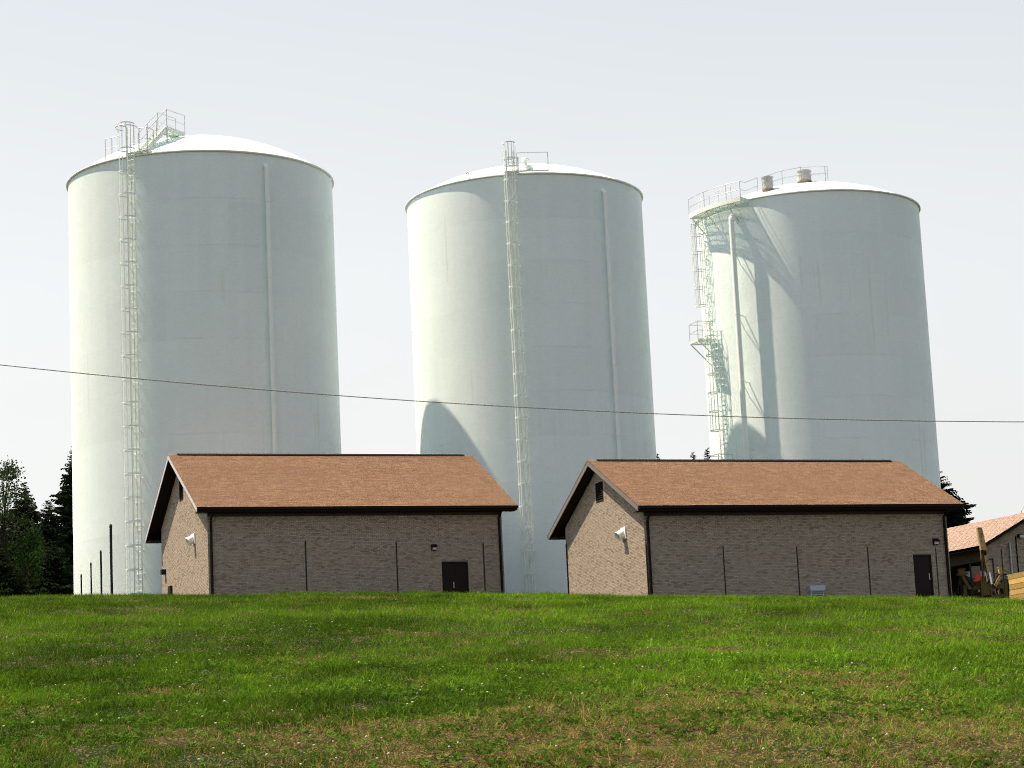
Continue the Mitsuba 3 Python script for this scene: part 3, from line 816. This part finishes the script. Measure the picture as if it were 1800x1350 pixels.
for sx, x0, x1, z0, z1, mat in ((-1, -0.72, -1.05, 0.62, 1.30, 'm_dull_yellow'), (1, 0.45, 0.82, 0.72, 1.30, 'm_yellow')):
    A = bp('stabilizer_leg', MB().bar([x0, 0.15, z0], [x1, 0.15, z1], 0.13, 0.15, up=(0, 1, 0)), mat)
    pd = MB().box(x1 - 0.14, x1 + 0.14, 0.0, 0.3, z1 - 0.02, z1 + 0.26)
    pd.box(x1 - 0.17, x1 + 0.17, -0.04, 0.34, z1 + 0.26, z1 + 0.30)
    put('pad', pd, mat, A, M=MBk)
    put('ram', MB().tube([(x0 * 0.75, 0.2, z0 + 0.1), (x1 - sx * 0.16, 0.2, z1 + 0.02)], 0.04, 8), 'm_black', A, M=MBk)
for x in (-0.5, 0.58):
    bp('roll_bar_post', MB().bar([x, 0.8, 0.9], [x, 0.8, 2.015], 0.07), 'm_black')
bp('roll_bar', MB().bar([-0.535, 0.8, 2.05], [0.615, 0.8, 2.05], 0.07), 'm_black')
st = MB().box(-0.48, -0.02, 0.9, 1.3, 1.05, 1.2)
st.box(-0.46, -0.04, 0.8, 0.92, 1.2, 1.75)
bp('seat', st, 'm_seat')
bp('hood', MB().box(-0.42, 0.42, 2.1, 3.55, 1.35, 1.62), 'm_blue_grey')
for x in (-1.05, 0.72):
    bp('fender', MB().box(x, x + 0.4, 0.6, 1.5, 1.40, 1.46), 'm_dull_yellow')
TRI = [(-0.21, 0.0), (0.21, 0.0), (0.21, 0.05), (0.05, 0.37), (-0.05, 0.37), (-0.21, 0.05)]
tr = MB().add([(-0.31 + u, yy, 0.98 + w) for yy in (0.10, 0.12) for u, w in TRI],
              [[0, 1, 2], [0, 2, 5], [5, 2, 3], [5, 3, 4], [6, 8, 7], [6, 11, 8], [11, 9, 8], [11, 10, 9], [0, 6, 7], [0, 7, 1], [3, 9, 10], [3, 10, 4]])
bp('warning_triangle', tr, 'm_red', label='red slow vehicle triangle')
bp('tail_lamp', MB().box(-0.34, -0.22, 0.22, 0.26, 0.50, 0.60), 'm_lens')

# ------------------------------------------------------------------ fence posts, overhead cable
fd_ = np.array([math.cos(0.53), math.sin(0.53)])
posts = [(-11.67 + fd_[0] * 3.05 * k, 64.8 + fd_[1] * 3.05 * k, 7.62 if k == 0 else (7.42 if k == 1 else 7.22), 0.038 if k == 0 else 0.026) for k in range(13)]
posts += [(-12.5, 67.7, 7.19, 0.029), (-13.35, 70.6, 7.14, 0.025), (-14.2, 73.4, 7.06, 0.024)]
names = ['thick corner fence post in front of the leftmost tank, the tallest of four', None] + [None] * 11 + ['fence post second from the tall corner post, in front of the leftmost tank', 'fence post third from the tall corner post, in front of the leftmost tank', 'shortest fence post, nearest the left edge of the leftmost tank']
where = {1: 'dark fence post beside the lit corner of the left pump house', 2: 'first dark fence post along the shaded wall of the left pump house, from the left', 3: 'second dark fence post along the shaded wall of the left pump house, from the left', 4: 'dark fence post just right of the door of the left pump house',
         5: 'dark fence post at the left corner of the right pump house', 6: 'dark fence post by the lit corner of the right pump house', 7: 'first dark fence post along the shaded wall of the right pump house', 8: 'dark fence post just left of the low grey vent hood', 9: 'dark fence post between the low grey vent hood and the door',
         10: 'dark fence post just right of the door of the right pump house', 11: 'dark fence post in front of the backhoe wheel', 12: 'dark fence post beyond the right edge of the photo'}
for k, (x, y, zt, r) in enumerate(posts[:12] + posts[13:]):
    kk = k if k < 12 else k + 1
    zb = float(ground_z(x, y)) - 0.3
    m = MB().tube([(x, y, zb), (x, y, zt - 0.03)], r, 12)
    m.lathe([(r * 1.15, zt - 0.06), (r * 1.15, zt - 0.02), (r * 0.7, zt + 0.03), (0.002, zt + 0.045)], 12, (x, y, 0))
    key = put('fence_post', m, 'm_post', smooth=40)
    tag(key, names[kk] or where[kk], 'fence post', 'fence posts along the crest')

wx = np.linspace(-24, 34, 120)
wz = np.polyval(np.polyfit([-5.94, -2.8, 0.05, 2.61, 4.86, 5.88], [4.99, 4.55, 4.21, 3.96, 3.81, 3.76], 2), wx)
key = put('overhead_cable', MB().tube(np.stack([wx, 26 + 0 * wx, wz], 1), 0.0054, 6), 'm_cable', smooth=True)
tag(key, 'single dark overhead cable sagging across the whole view', 'cable')


# ------------------------------------------------------------------ trees
def spruce(label, x, y, ztop, spread, seed, group='spruce trees behind the tanks', dens=1.0, lean=0.0):
    r = np.random.default_rng(seed)
    z0 = float(ground_z(x, y)) - 0.2
    H = ztop - z0
    K = thing('spruce_tree', label, 'spruce tree', group)
    put('trunk', MB().tube([(x, y, z0), (x, y, z0 + H * 0.5), (x, y, ztop - 0.1)], [H * 0.016 + 0.06, H * 0.009 + 0.03, 0.012], 8), 'm_bark', K, smooth=True)
    V, F, C = [], [], []
    limbs = MB()
    n = 0
    t = 0.04
    while t < 0.995:
        frac = 1 - t
        rad = spread * (frac ** 0.85) * (0.82 + 0.36 * r.random())
        nb = int((5 + 8 * min(1.0, frac * 2)) * dens)
        a0 = r.random() * 6.28
        for b in range(nb):
            a = a0 + b * 6.283 / nb + r.normal(0, 0.2)
            ln = rad * (0.7 + 0.5 * r.random()) + 0.07
            zz = z0 + H * t + r.normal(0, 0.08)
            dr0, dr1 = 0.25 * (1 - frac) + 0.1, -0.35 * frac
            m = max(4, int(ln / 0.16))
            u = np.linspace(0.06, 1, m)
            px = x + np.cos(a) * ln * u
            py = y + np.sin(a) * ln * u
            pz = zz + ln * (dr0 * u + (dr1 - dr0 * 0.4) * u * u + 0.18 * frac * u ** 4)
            if ln > 0.5:
                limbs.tube(np.stack([px[::3], py[::3], pz[::3]], 1) if m > 6 else np.stack([px, py, pz], 1), 0.018, 3, cap=False)
            tang = np.array([np.cos(a), np.sin(a), dr0 * 0.5])
            base = np.stack([px, py, pz], 1)
            tipf = 0.30 + 0.70 * min(1.0, frac * 5)
            for w in range(4):
                sd = (-1, 1, 0, -0.5 + r.random())[w]
                yaw = a + sd * (0.75 + 0.3 * r.random(m)) + r.normal(0, 0.15, m)
                sl = (0.24 + 0.26 * (1 - u) * min(ln, 2.2) / 1.2) * (0.7 + 0.6 * r.random(m)) * (1, 1, 0.8, 0.9)[w] * tipf
                dz = (-0.15, -0.15, 0.1, -0.45)[w] - 0.35 * r.random(m)
                d = np.stack([np.cos(yaw), np.sin(yaw), dz], 1)
                sv = np.stack([np.sin(yaw), -np.cos(yaw), 0 * yaw], 1) * (sl * 0.26)[:, None]
                up = np.stack([0 * sl, 0 * sl, sl * 0.10], 1)
                L_ = sl[:, None]
                P = np.stack([base - sv * 0.3, base + d * L_ * 0.45 - sv + up, base + d * L_, base + d * L_ * 0.45 + sv + up, base + d * L_ * 0.5 - up * 2.8], 1).reshape(-1, 3)
                V.append(P)
                F.append((np.array([[0, 1, 2], [0, 2, 3], [0, 4, 2]])[None] + (n + np.arange(m) * 5)[:, None, None]).reshape(-1, 3))
                C.append(np.repeat(np.array([0.019, 0.033, 0.017]) * (0.75 + 0.5 * r.random(m))[:, None], 5, 0))
                n += 5 * m
        t += (0.15 + 0.28 * frac) / H * (0.8 + 0.4 * r.random())
    put('limbs', limbs, 'm_bark', K, kind='stuff')
    key = numbered(f'{K}__crown')
    scene[key] = mikit.ply(trimesh.Trimesh(np.vstack(V), np.vstack(F), process=False), 'm_leaf', color=np.vstack(C))
    return K


def broadleaf(label, x, y, ztop, spread, seed, cols, leaf=0.16, nclump=60, per=70, airy=False):
    r = np.random.default_rng(seed)
    z0 = float(ground_z(x, y)) - 0.2
    H = ztop - z0
    K = thing('broadleaf_tree', label, 'tree')
    tr = MB().tube([(x, y, z0), (x + 0.1, y, z0 + H * 0.45), (x - 0.05, y, z0 + H * 0.85)], [0.22, 0.13, 0.03], 8)
    put('trunk', tr, 'm_bark', K, smooth=True)
    limb = MB()
    V, F, C, n = [], [], [], 0
    for k in range(nclump):
        a, h = r.random() * 6.283, 0.18 + 0.82 * r.random() ** 0.8
        rad = spread * math.sin(math.pi * min(0.97, 0.12 + 0.85 * h)) ** 0.7 * (0.35 + 0.65 * r.random())
        c = np.array([x + math.cos(a) * rad, y + math.sin(a) * rad, z0 + H * h])
        root = np.array([x, y, z0 + H * max(0.15, h - 0.22)])
        mid = (root + c) / 2 + [0, 0, 0.25]
        limb.tube([root, mid, c], [0.025, 0.013, 0.006], 4, cap=False)
        rr = (0.55 if not airy else 0.4) * (0.7 + 0.6 * r.random())
        tone = 0.8 + 0.4 * r.random()
        for _ in range(per):
            p = c + r.normal(0, rr * 0.5, 3)
            d = r.normal(0, 1, 3)
            d /= np.linalg.norm(d)
            s = np.cross(d, r.normal(0, 1, 3))
            s /= np.linalg.norm(s)
            l = leaf * (0.7 + 0.6 * r.random())
            V += [p, p + d * l * 0.5 + s * l * 0.33, p + d * l, p + d * l * 0.5 - s * l * 0.33]
            F += [[n, n + 1, n + 2], [n, n + 2, n + 3]]
            C += [np.array(cols[r.integers(len(cols))]) * tone * (0.8 + 0.4 * r.random())] * 4
            n += 4
    put('limbs', limb, 'm_bark', K, kind='stuff')
    key = numbered(f'{K}__crown')
    scene[key] = mikit.ply(trimesh.Trimesh(np.array(V), np.array(F), process=False), 'm_leaf', color=np.array(C))
    return K


spruce('tall spruce half hidden behind the left edge of the leftmost tank', -29.3, 150, 23.3, 3.4, 1)
spruce('shorter spruce left of the tall spruce, with a blunt top', -32.3, 148, 20.6, 3.3, 2)
spruce('dark spruce filling the gap low between the left trees', -30.2, 143, 16.2, 3.4, 3)
spruce('dark spruce at the left edge of the photo', -33.6, 140, 18.2, 3.2, 4)
spruce('dark spruce close against the left edge of the leftmost tank, low', -27.2, 144, 15.6, 3.0, 5)
spruce('right one of two far spruce tips between the middle and rightmost tanks', 17.44, 205, 28.6, 3.6, 6)
spruce('left one of two far spruce tips between the middle and rightmost tanks', 16.53, 210, 29.1, 3.4, 7)
spruce('far spruce tip just right of the middle tank', 13.5, 215, 29.8, 3.4, 8)
spruce('broad dark spruce behind the right pump house, right of the rightmost tank', 28.0, 150, 18.6, 5.2, 9, dens=1.2)
spruce('dark spruce second from the left edge of the photo, behind the airy tree', -34.2, 152, 19.4, 3.4, 10)
spruce('low dark spruce under the tall spruce, beside the leftmost tank', -28.6, 139, 15.4, 3.4, 14)
spruce('dark spruce between the airy tree and the tall spruce', -30.3, 146, 19.0, 3.0, 15)
spruce('low dark spruce in front, below the airy tree', -30.2, 131, 14.6, 2.9, 16)
broadleaf('airy light green tree at the top left of the left trees', -30.4, 134, 19.7, 2.3, 11, [(0.03, 0.055, 0.02), (0.05, 0.08, 0.03), (0.04, 0.055, 0.035)], nclump=95, per=56, airy=True)
broadleaf('small leafy tree with mid green leaves low in front of the left spruces', -29.0, 133, 15.2, 1.5, 12, [(0.022, 0.05, 0.010), (0.012, 0.03, 0.007), (0.04, 0.08, 0.016)], nclump=26, per=70)
broadleaf('low leafy tree with a dark round crown at the left edge', -30.6, 126, 13.0, 2.2, 13, [(0.02, 0.045, 0.01), (0.013, 0.03, 0.008)], nclump=44, per=80)


# ------------------------------------------------------------------ grass, clover
DRY_SPOTS = [(1.08, 13.73, 1.37, 1.49, 0.8), (2.15, 13.04, 0.82, 0.9, 0.85), (-0.1, 14.22, 0.64, 0.68, 0.6), (-0.83, 13.46, 0.44, 0.67, 0.75), (0.68, 16.01, 0.48, 1.02, 0.75), (1.95, 16.7, 0.75, 2.3, 0.6), (2.94, 20.67, 0.62, 0.68, 0.75), (-0.48, 26.78, 0.8, 1.68, 0.4), (3.94, 27.42, 1.58, 0.47, 0.45), (2.45, 29.9, 0.67, 1.59, 0.3), (-3.3, 20.3, 0.16, 0.46, 0.95), (-2.87, 20.75, 0.06, 0.36, 0.7), (-3.71, 18.34, 0.1, 0.65, 0.6), (-2.85, 24.29, 0.67, 0.88, 0.35), (-6.02, 39.0, 0.68, 0.44, 0.25), (-3.32, 44.67, 0.78, 0.34, 0.5), (-0.99, 20.43, 0.13, 0.51, 0.7), (3.08, 19.59, 0.44, 0.49, 0.5), (-1.42, 13.34, 0.67, 0.26, 0.45), (2.32, 24.7, 0.43, 0.34, 0.35)]   # x, y, half widths, strength


def dryness(x, y):
    """How dry the turf is, 0 to 1: straw-coloured patches, most of them near the road bank on the right."""
    q = np.stack([x, y * 0.55, 0 * x], -1)
    n = meshkit.fbm(q * 0.55, 4, 21)
    m = meshkit.fbm(q * 2.6, 3, 33)
    v = (n - 0.64) * 1.8 + (m - 0.5) * 1.2
    for px, py, sx, sy, k in DRY_SPOTS:
        e = ((x - px) / sx) ** 2 + ((y - py) / sy) ** 2
        v = v + k * 2.6 * np.exp(-0.6 * e) * (0.3 + 1.4 * m)
    return np.clip(v, 0, 1)


def lush(x, y):
    q = np.stack([x + 50, y * 0.5, 0 * x], -1)
    small = meshkit.fbm(np.stack([x * 1.9, y * 1.1, 0 * x], -1), 3, 57)
    return np.clip(meshkit.fbm(q * 0.4, 3, 55) * 1.7 + (small - 0.5) * 1.1 - 0.26 + np.clip(x / y * 2.2, -0.30, 0.16), 0, 1)


def scatter(n, y0, y1, r, power):
    """n points over the slope the camera sees, and a margin: y from y0 to y1 thinning with distance."""
    u = r.random(n)
    a = 1 - power
    y = (y0 ** a + u * (y1 ** a - y0 ** a)) ** (1 / a)
    x = (r.random(n) * 2 - 1) * (0.24 * y + 2.3)
    return x, y


def blades(n, y0, y1, seed, three):
    r = np.random.default_rng(seed)
    x, y = scatter(n, y0, y1, r, 0.35)
    gap = meshkit.fbm(np.stack([x * 5.5, y * 5.5, 0 * x], -1), 3, 91) + 0.10 * dryness(x, y)
    keep = r.random(n) < np.clip((gap - np.clip(0.46 - (y - 11) * 0.018, 0.26, 0.46)) * 5.0, 0.10, 1)
    x, y = x[keep], y[keep]
    n = len(x)
    z = ground_z(x, y)
    dry, lu = dryness(x, y), lush(x, y)
    fine = meshkit.fbm(np.stack([x * 9.0, y * 6.0, 0 * x], -1), 2, 92)
    dry = np.clip(dry * (0.55 + 1.2 * np.clip((fine - 0.40) * 3.5, 0, 1)), 0, 1)
    tuft = meshkit.noise(np.stack([x * 2.2, y * 2.2, 0 * x], -1), 77)
    clump = meshkit.noise(np.stack([x * 7.0, y * 7.0, 0 * x], -1), 78)
    h = (0.04 + 0.055 * r.random(n)) * (0.55 + 1.0 * np.clip(tuft - 0.3, 0, 1) + 1.5 * np.clip(clump - 0.5, 0, 1)) * (1 - 0.35 * dry)
    w = np.clip(0.0050 * (y / 13) ** 0.75, 0.004, 0.02) * (0.7 + 0.6 * r.random(n))
    a = r.random(n) * 2 * np.pi
    lean = h * (0.25 + 0.75 * r.random(n)) * (1 + 0.5 * dry)
    la = r.random(n) * 2 * np.pi
    sx, sy = np.cos(a) * w / 2, np.sin(a) * w / 2
    dx, dy = np.cos(la) * lean, np.sin(la) * lean
    isdry = r.random(n) < (0.03 + 0.78 * dry)
    g = np.array([0.056, 0.114, 0.010]) * (1 - lu)[:, None] + np.array([0.160, 0.300, 0.021]) * lu[:, None]
    s = np.array([0.30, 0.215, 0.085])[None] * (0.6 + 0.8 * r.random(n))[:, None]
    flat = isdry & (r.random(n) < 0.6)                 # dead blades lie down as litter
    h = np.where(flat, 0.012 + 0.02 * r.random(n), h)
    lean = np.where(flat, 0.05 + 0.05 * r.random(n), lean)
    dx, dy = np.cos(la) * lean, np.sin(la) * lean
    col = np.where(isdry[:, None], s, g * (0.55 + 0.9 * r.random(n))[:, None])
    b = np.stack([x, y, z - 0.008], 1)
    o = np.stack([sx, sy, 0 * x], 1)
    m = np.stack([dx * 0.35, dy * 0.35, h * 0.6], 1)
    tp = np.stack([dx, dy, h], 1)
    if three:
        V = np.stack([b - o, b + o, b + m + o * 0.8, b + m - o * 0.8, b + tp], 1)
        k = 5
        F = np.array([[0, 1, 2], [0, 2, 3], [3, 2, 4]])
    else:
        V = np.stack([b - o, b + o, b + tp], 1)
        k = 3
        F = np.array([[0, 1, 2]])
    F = (F[None] + (np.arange(n) * k)[:, None, None]).reshape(-1, 3)
    return V.reshape(-1, 3), F, np.repeat(col, k, 0)


parts = [blades(450000, 10.5, 24, 101, True), blades(550000, 23, 46, 102, False), blades(340000, 44, 74, 103, False)]
V, F, C, n = [], [], [], 0
for v, f, c in parts:
    V.append(v)
    F.append(f + n)
    C.append(c)
    n += len(v)
scene['grass'] = mikit.ply(trimesh.Trimesh(np.vstack(V), np.vstack(F), process=False), 'm_leaf', color=np.vstack(C))
tag('grass', 'mown green grass with straw-coloured patches covering the slope', 'grass', kind='stuff')

# clover leaves (three leaflets each) and white flower heads
r = np.random.default_rng(202)
x, y = scatter(60000, 10.5, 32, r, 0.6)
cl = meshkit.fbm(np.stack([x * 0.8, y * 0.45, 0 * x], -1), 3, 88)
fine = meshkit.fbm(np.stack([x * 4.0, y * 3.0, 0 * x], -1), 3, 89)
keep = r.random(len(x)) < np.clip((cl - 0.46) * 3 + (fine - 0.5) * 3, 0.03, 1)
x, y = x[keep], y[keep]
z = ground_z(x, y) + 0.03 + 0.045 * r.random(len(x))
V, F, n = [], [], 0
a0 = r.random(len(x)) * 6.283
s = 0.011 + 0.008 * r.random(len(x))
tx, ty = r.normal(0, 0.3, len(x)), r.normal(0, 0.3, len(x))
for k in range(3):
    a = a0 + k * 2.094
    ca, sa = np.cos(a), np.sin(a)
    P = [(0, 0), (0.75, 0.55), (1.25, 0.35), (1.25, -0.35), (0.75, -0.55)]
    pts = []
    for (u, w) in P:
        lx, ly = (u * ca - w * sa) * s, (u * sa + w * ca) * s
        pts.append(np.stack([x + lx, y + ly, z + tx * lx + ty * ly + 0.15 * u * s], 1))
    V.append(np.stack(pts, 1).reshape(-1, 3))
    f = np.array([[0, 1, 2], [0, 2, 3], [0, 3, 4]])
    F.append((f[None] + (np.arange(len(x)) * 5)[:, None, None]).reshape(-1, 3) + n)
    n += len(x) * 5
cc = np.array([0.060, 0.125, 0.016]) * (0.6 + 0.8 * r.random(len(x)))[:, None]
scene['clover_leaves'] = mikit.ply(trimesh.Trimesh(np.vstack(V), np.vstack(F), process=False), 'm_leaf', color=np.vstack([np.repeat(cc, 5, 0)] * 3))
tag('clover_leaves', 'small round clover leaves spread through the near grass', 'clover', kind='stuff')
# broad-leaved weeds: small rosettes of upcurved leaves
def rosettes(name, label, n, y0, y1, seed, colour, size):
    r = np.random.default_rng(seed)
    x, y = scatter(n, y0, y1, r, 0.8)
    w = meshkit.fbm(np.stack([x * 1.1, y * 0.8, 0 * x], -1), 3, seed)
    k = r.random(n) < np.clip((w - 0.45) * 5, 0.04, 1)
    x, y = x[k], y[k]
    z = ground_z(x, y) + 0.01
    V, F, C, m = [], [], [], 0
    for a in range(7):
        yaw = a * 0.9 + r.random(len(x)) * 0.7
        ln = size * (0.5 + 0.8 * r.random(len(x)))
        up = 0.35 + 0.6 * r.random(len(x))
        d = np.stack([np.cos(yaw), np.sin(yaw), 0 * yaw], 1)
        sd = np.stack([-np.sin(yaw), np.cos(yaw), 0 * yaw], 1) * (ln * 0.22)[:, None]
        b = np.stack([x, y, z], 1)
        L = ln[:, None]
        U = np.array([0, 0, 1.]) * (ln * up)[:, None]
        P = np.stack([b, b + d * L * 0.5 + sd + U * 0.7, b + d * L + U * 0.75, b + d * L * 0.5 - sd + U * 0.7], 1)
        V.append(P.reshape(-1, 3))
        F.append((np.array([[0, 1, 2], [0, 2, 3]])[None] + (m + np.arange(len(x)) * 4)[:, None, None]).reshape(-1, 3))
        C.append(np.repeat(np.array(colour) * (0.6 + 0.8 * r.random(len(x)))[:, None], 4, 0))
        m += 4 * len(x)
    scene[name] = mikit.ply(trimesh.Trimesh(np.vstack(V), np.vstack(F), process=False), 'm_leaf', color=np.vstack(C))
    tag(name, label, 'weeds', kind='stuff')


rosettes('weeds', 'broad green weed leaves in the near grass', 13000, 10.5, 26, 301, (0.075, 0.145, 0.018), 0.042)
x, y = scatter(1500, 11, 30, r, 0.5)
cl = meshkit.fbm(np.stack([x * 0.8, y * 0.45, 0 * x], -1), 3, 88)
keep = r.random(len(x)) < np.clip((cl - 0.50) * 3.0 + (meshkit.fbm(np.stack([x * 3.0, y * 2.2, 0 * x], -1), 2, 95) - 0.52) * 4, 0.02, 0.9)
x, y = x[keep], y[keep]
z = ground_z(x, y) + 0.055 + 0.05 * r.random(len(x))
ico = trimesh.creation.icosphere(1)
V, F, C = [], [], []
for k in range(len(x)):
    rr = 0.005 + 0.0045 * r.random()
    v = ico.vertices * rr * (1 + 0.25 * r.random((42, 1)) - 0.12) * [1, 1, 0.85]
    V.append(v + [x[k], y[k], z[k]])
    F.append(ico.faces + 42 * k)
    C.append(np.broadcast_to(np.array([0.52, 0.50, 0.36]) * (0.75 + 0.4 * r.random()), (42, 3)))
scene['clover_flowers'] = mikit.ply(trimesh.Trimesh(np.vstack(V), np.vstack(F), process=False), 'm_vcol', color=np.vstack(C))
tag('clover_flowers', 'small white clover flower heads scattered in the grass', 'clover flowers', kind='stuff')
print('flowers', len(x))
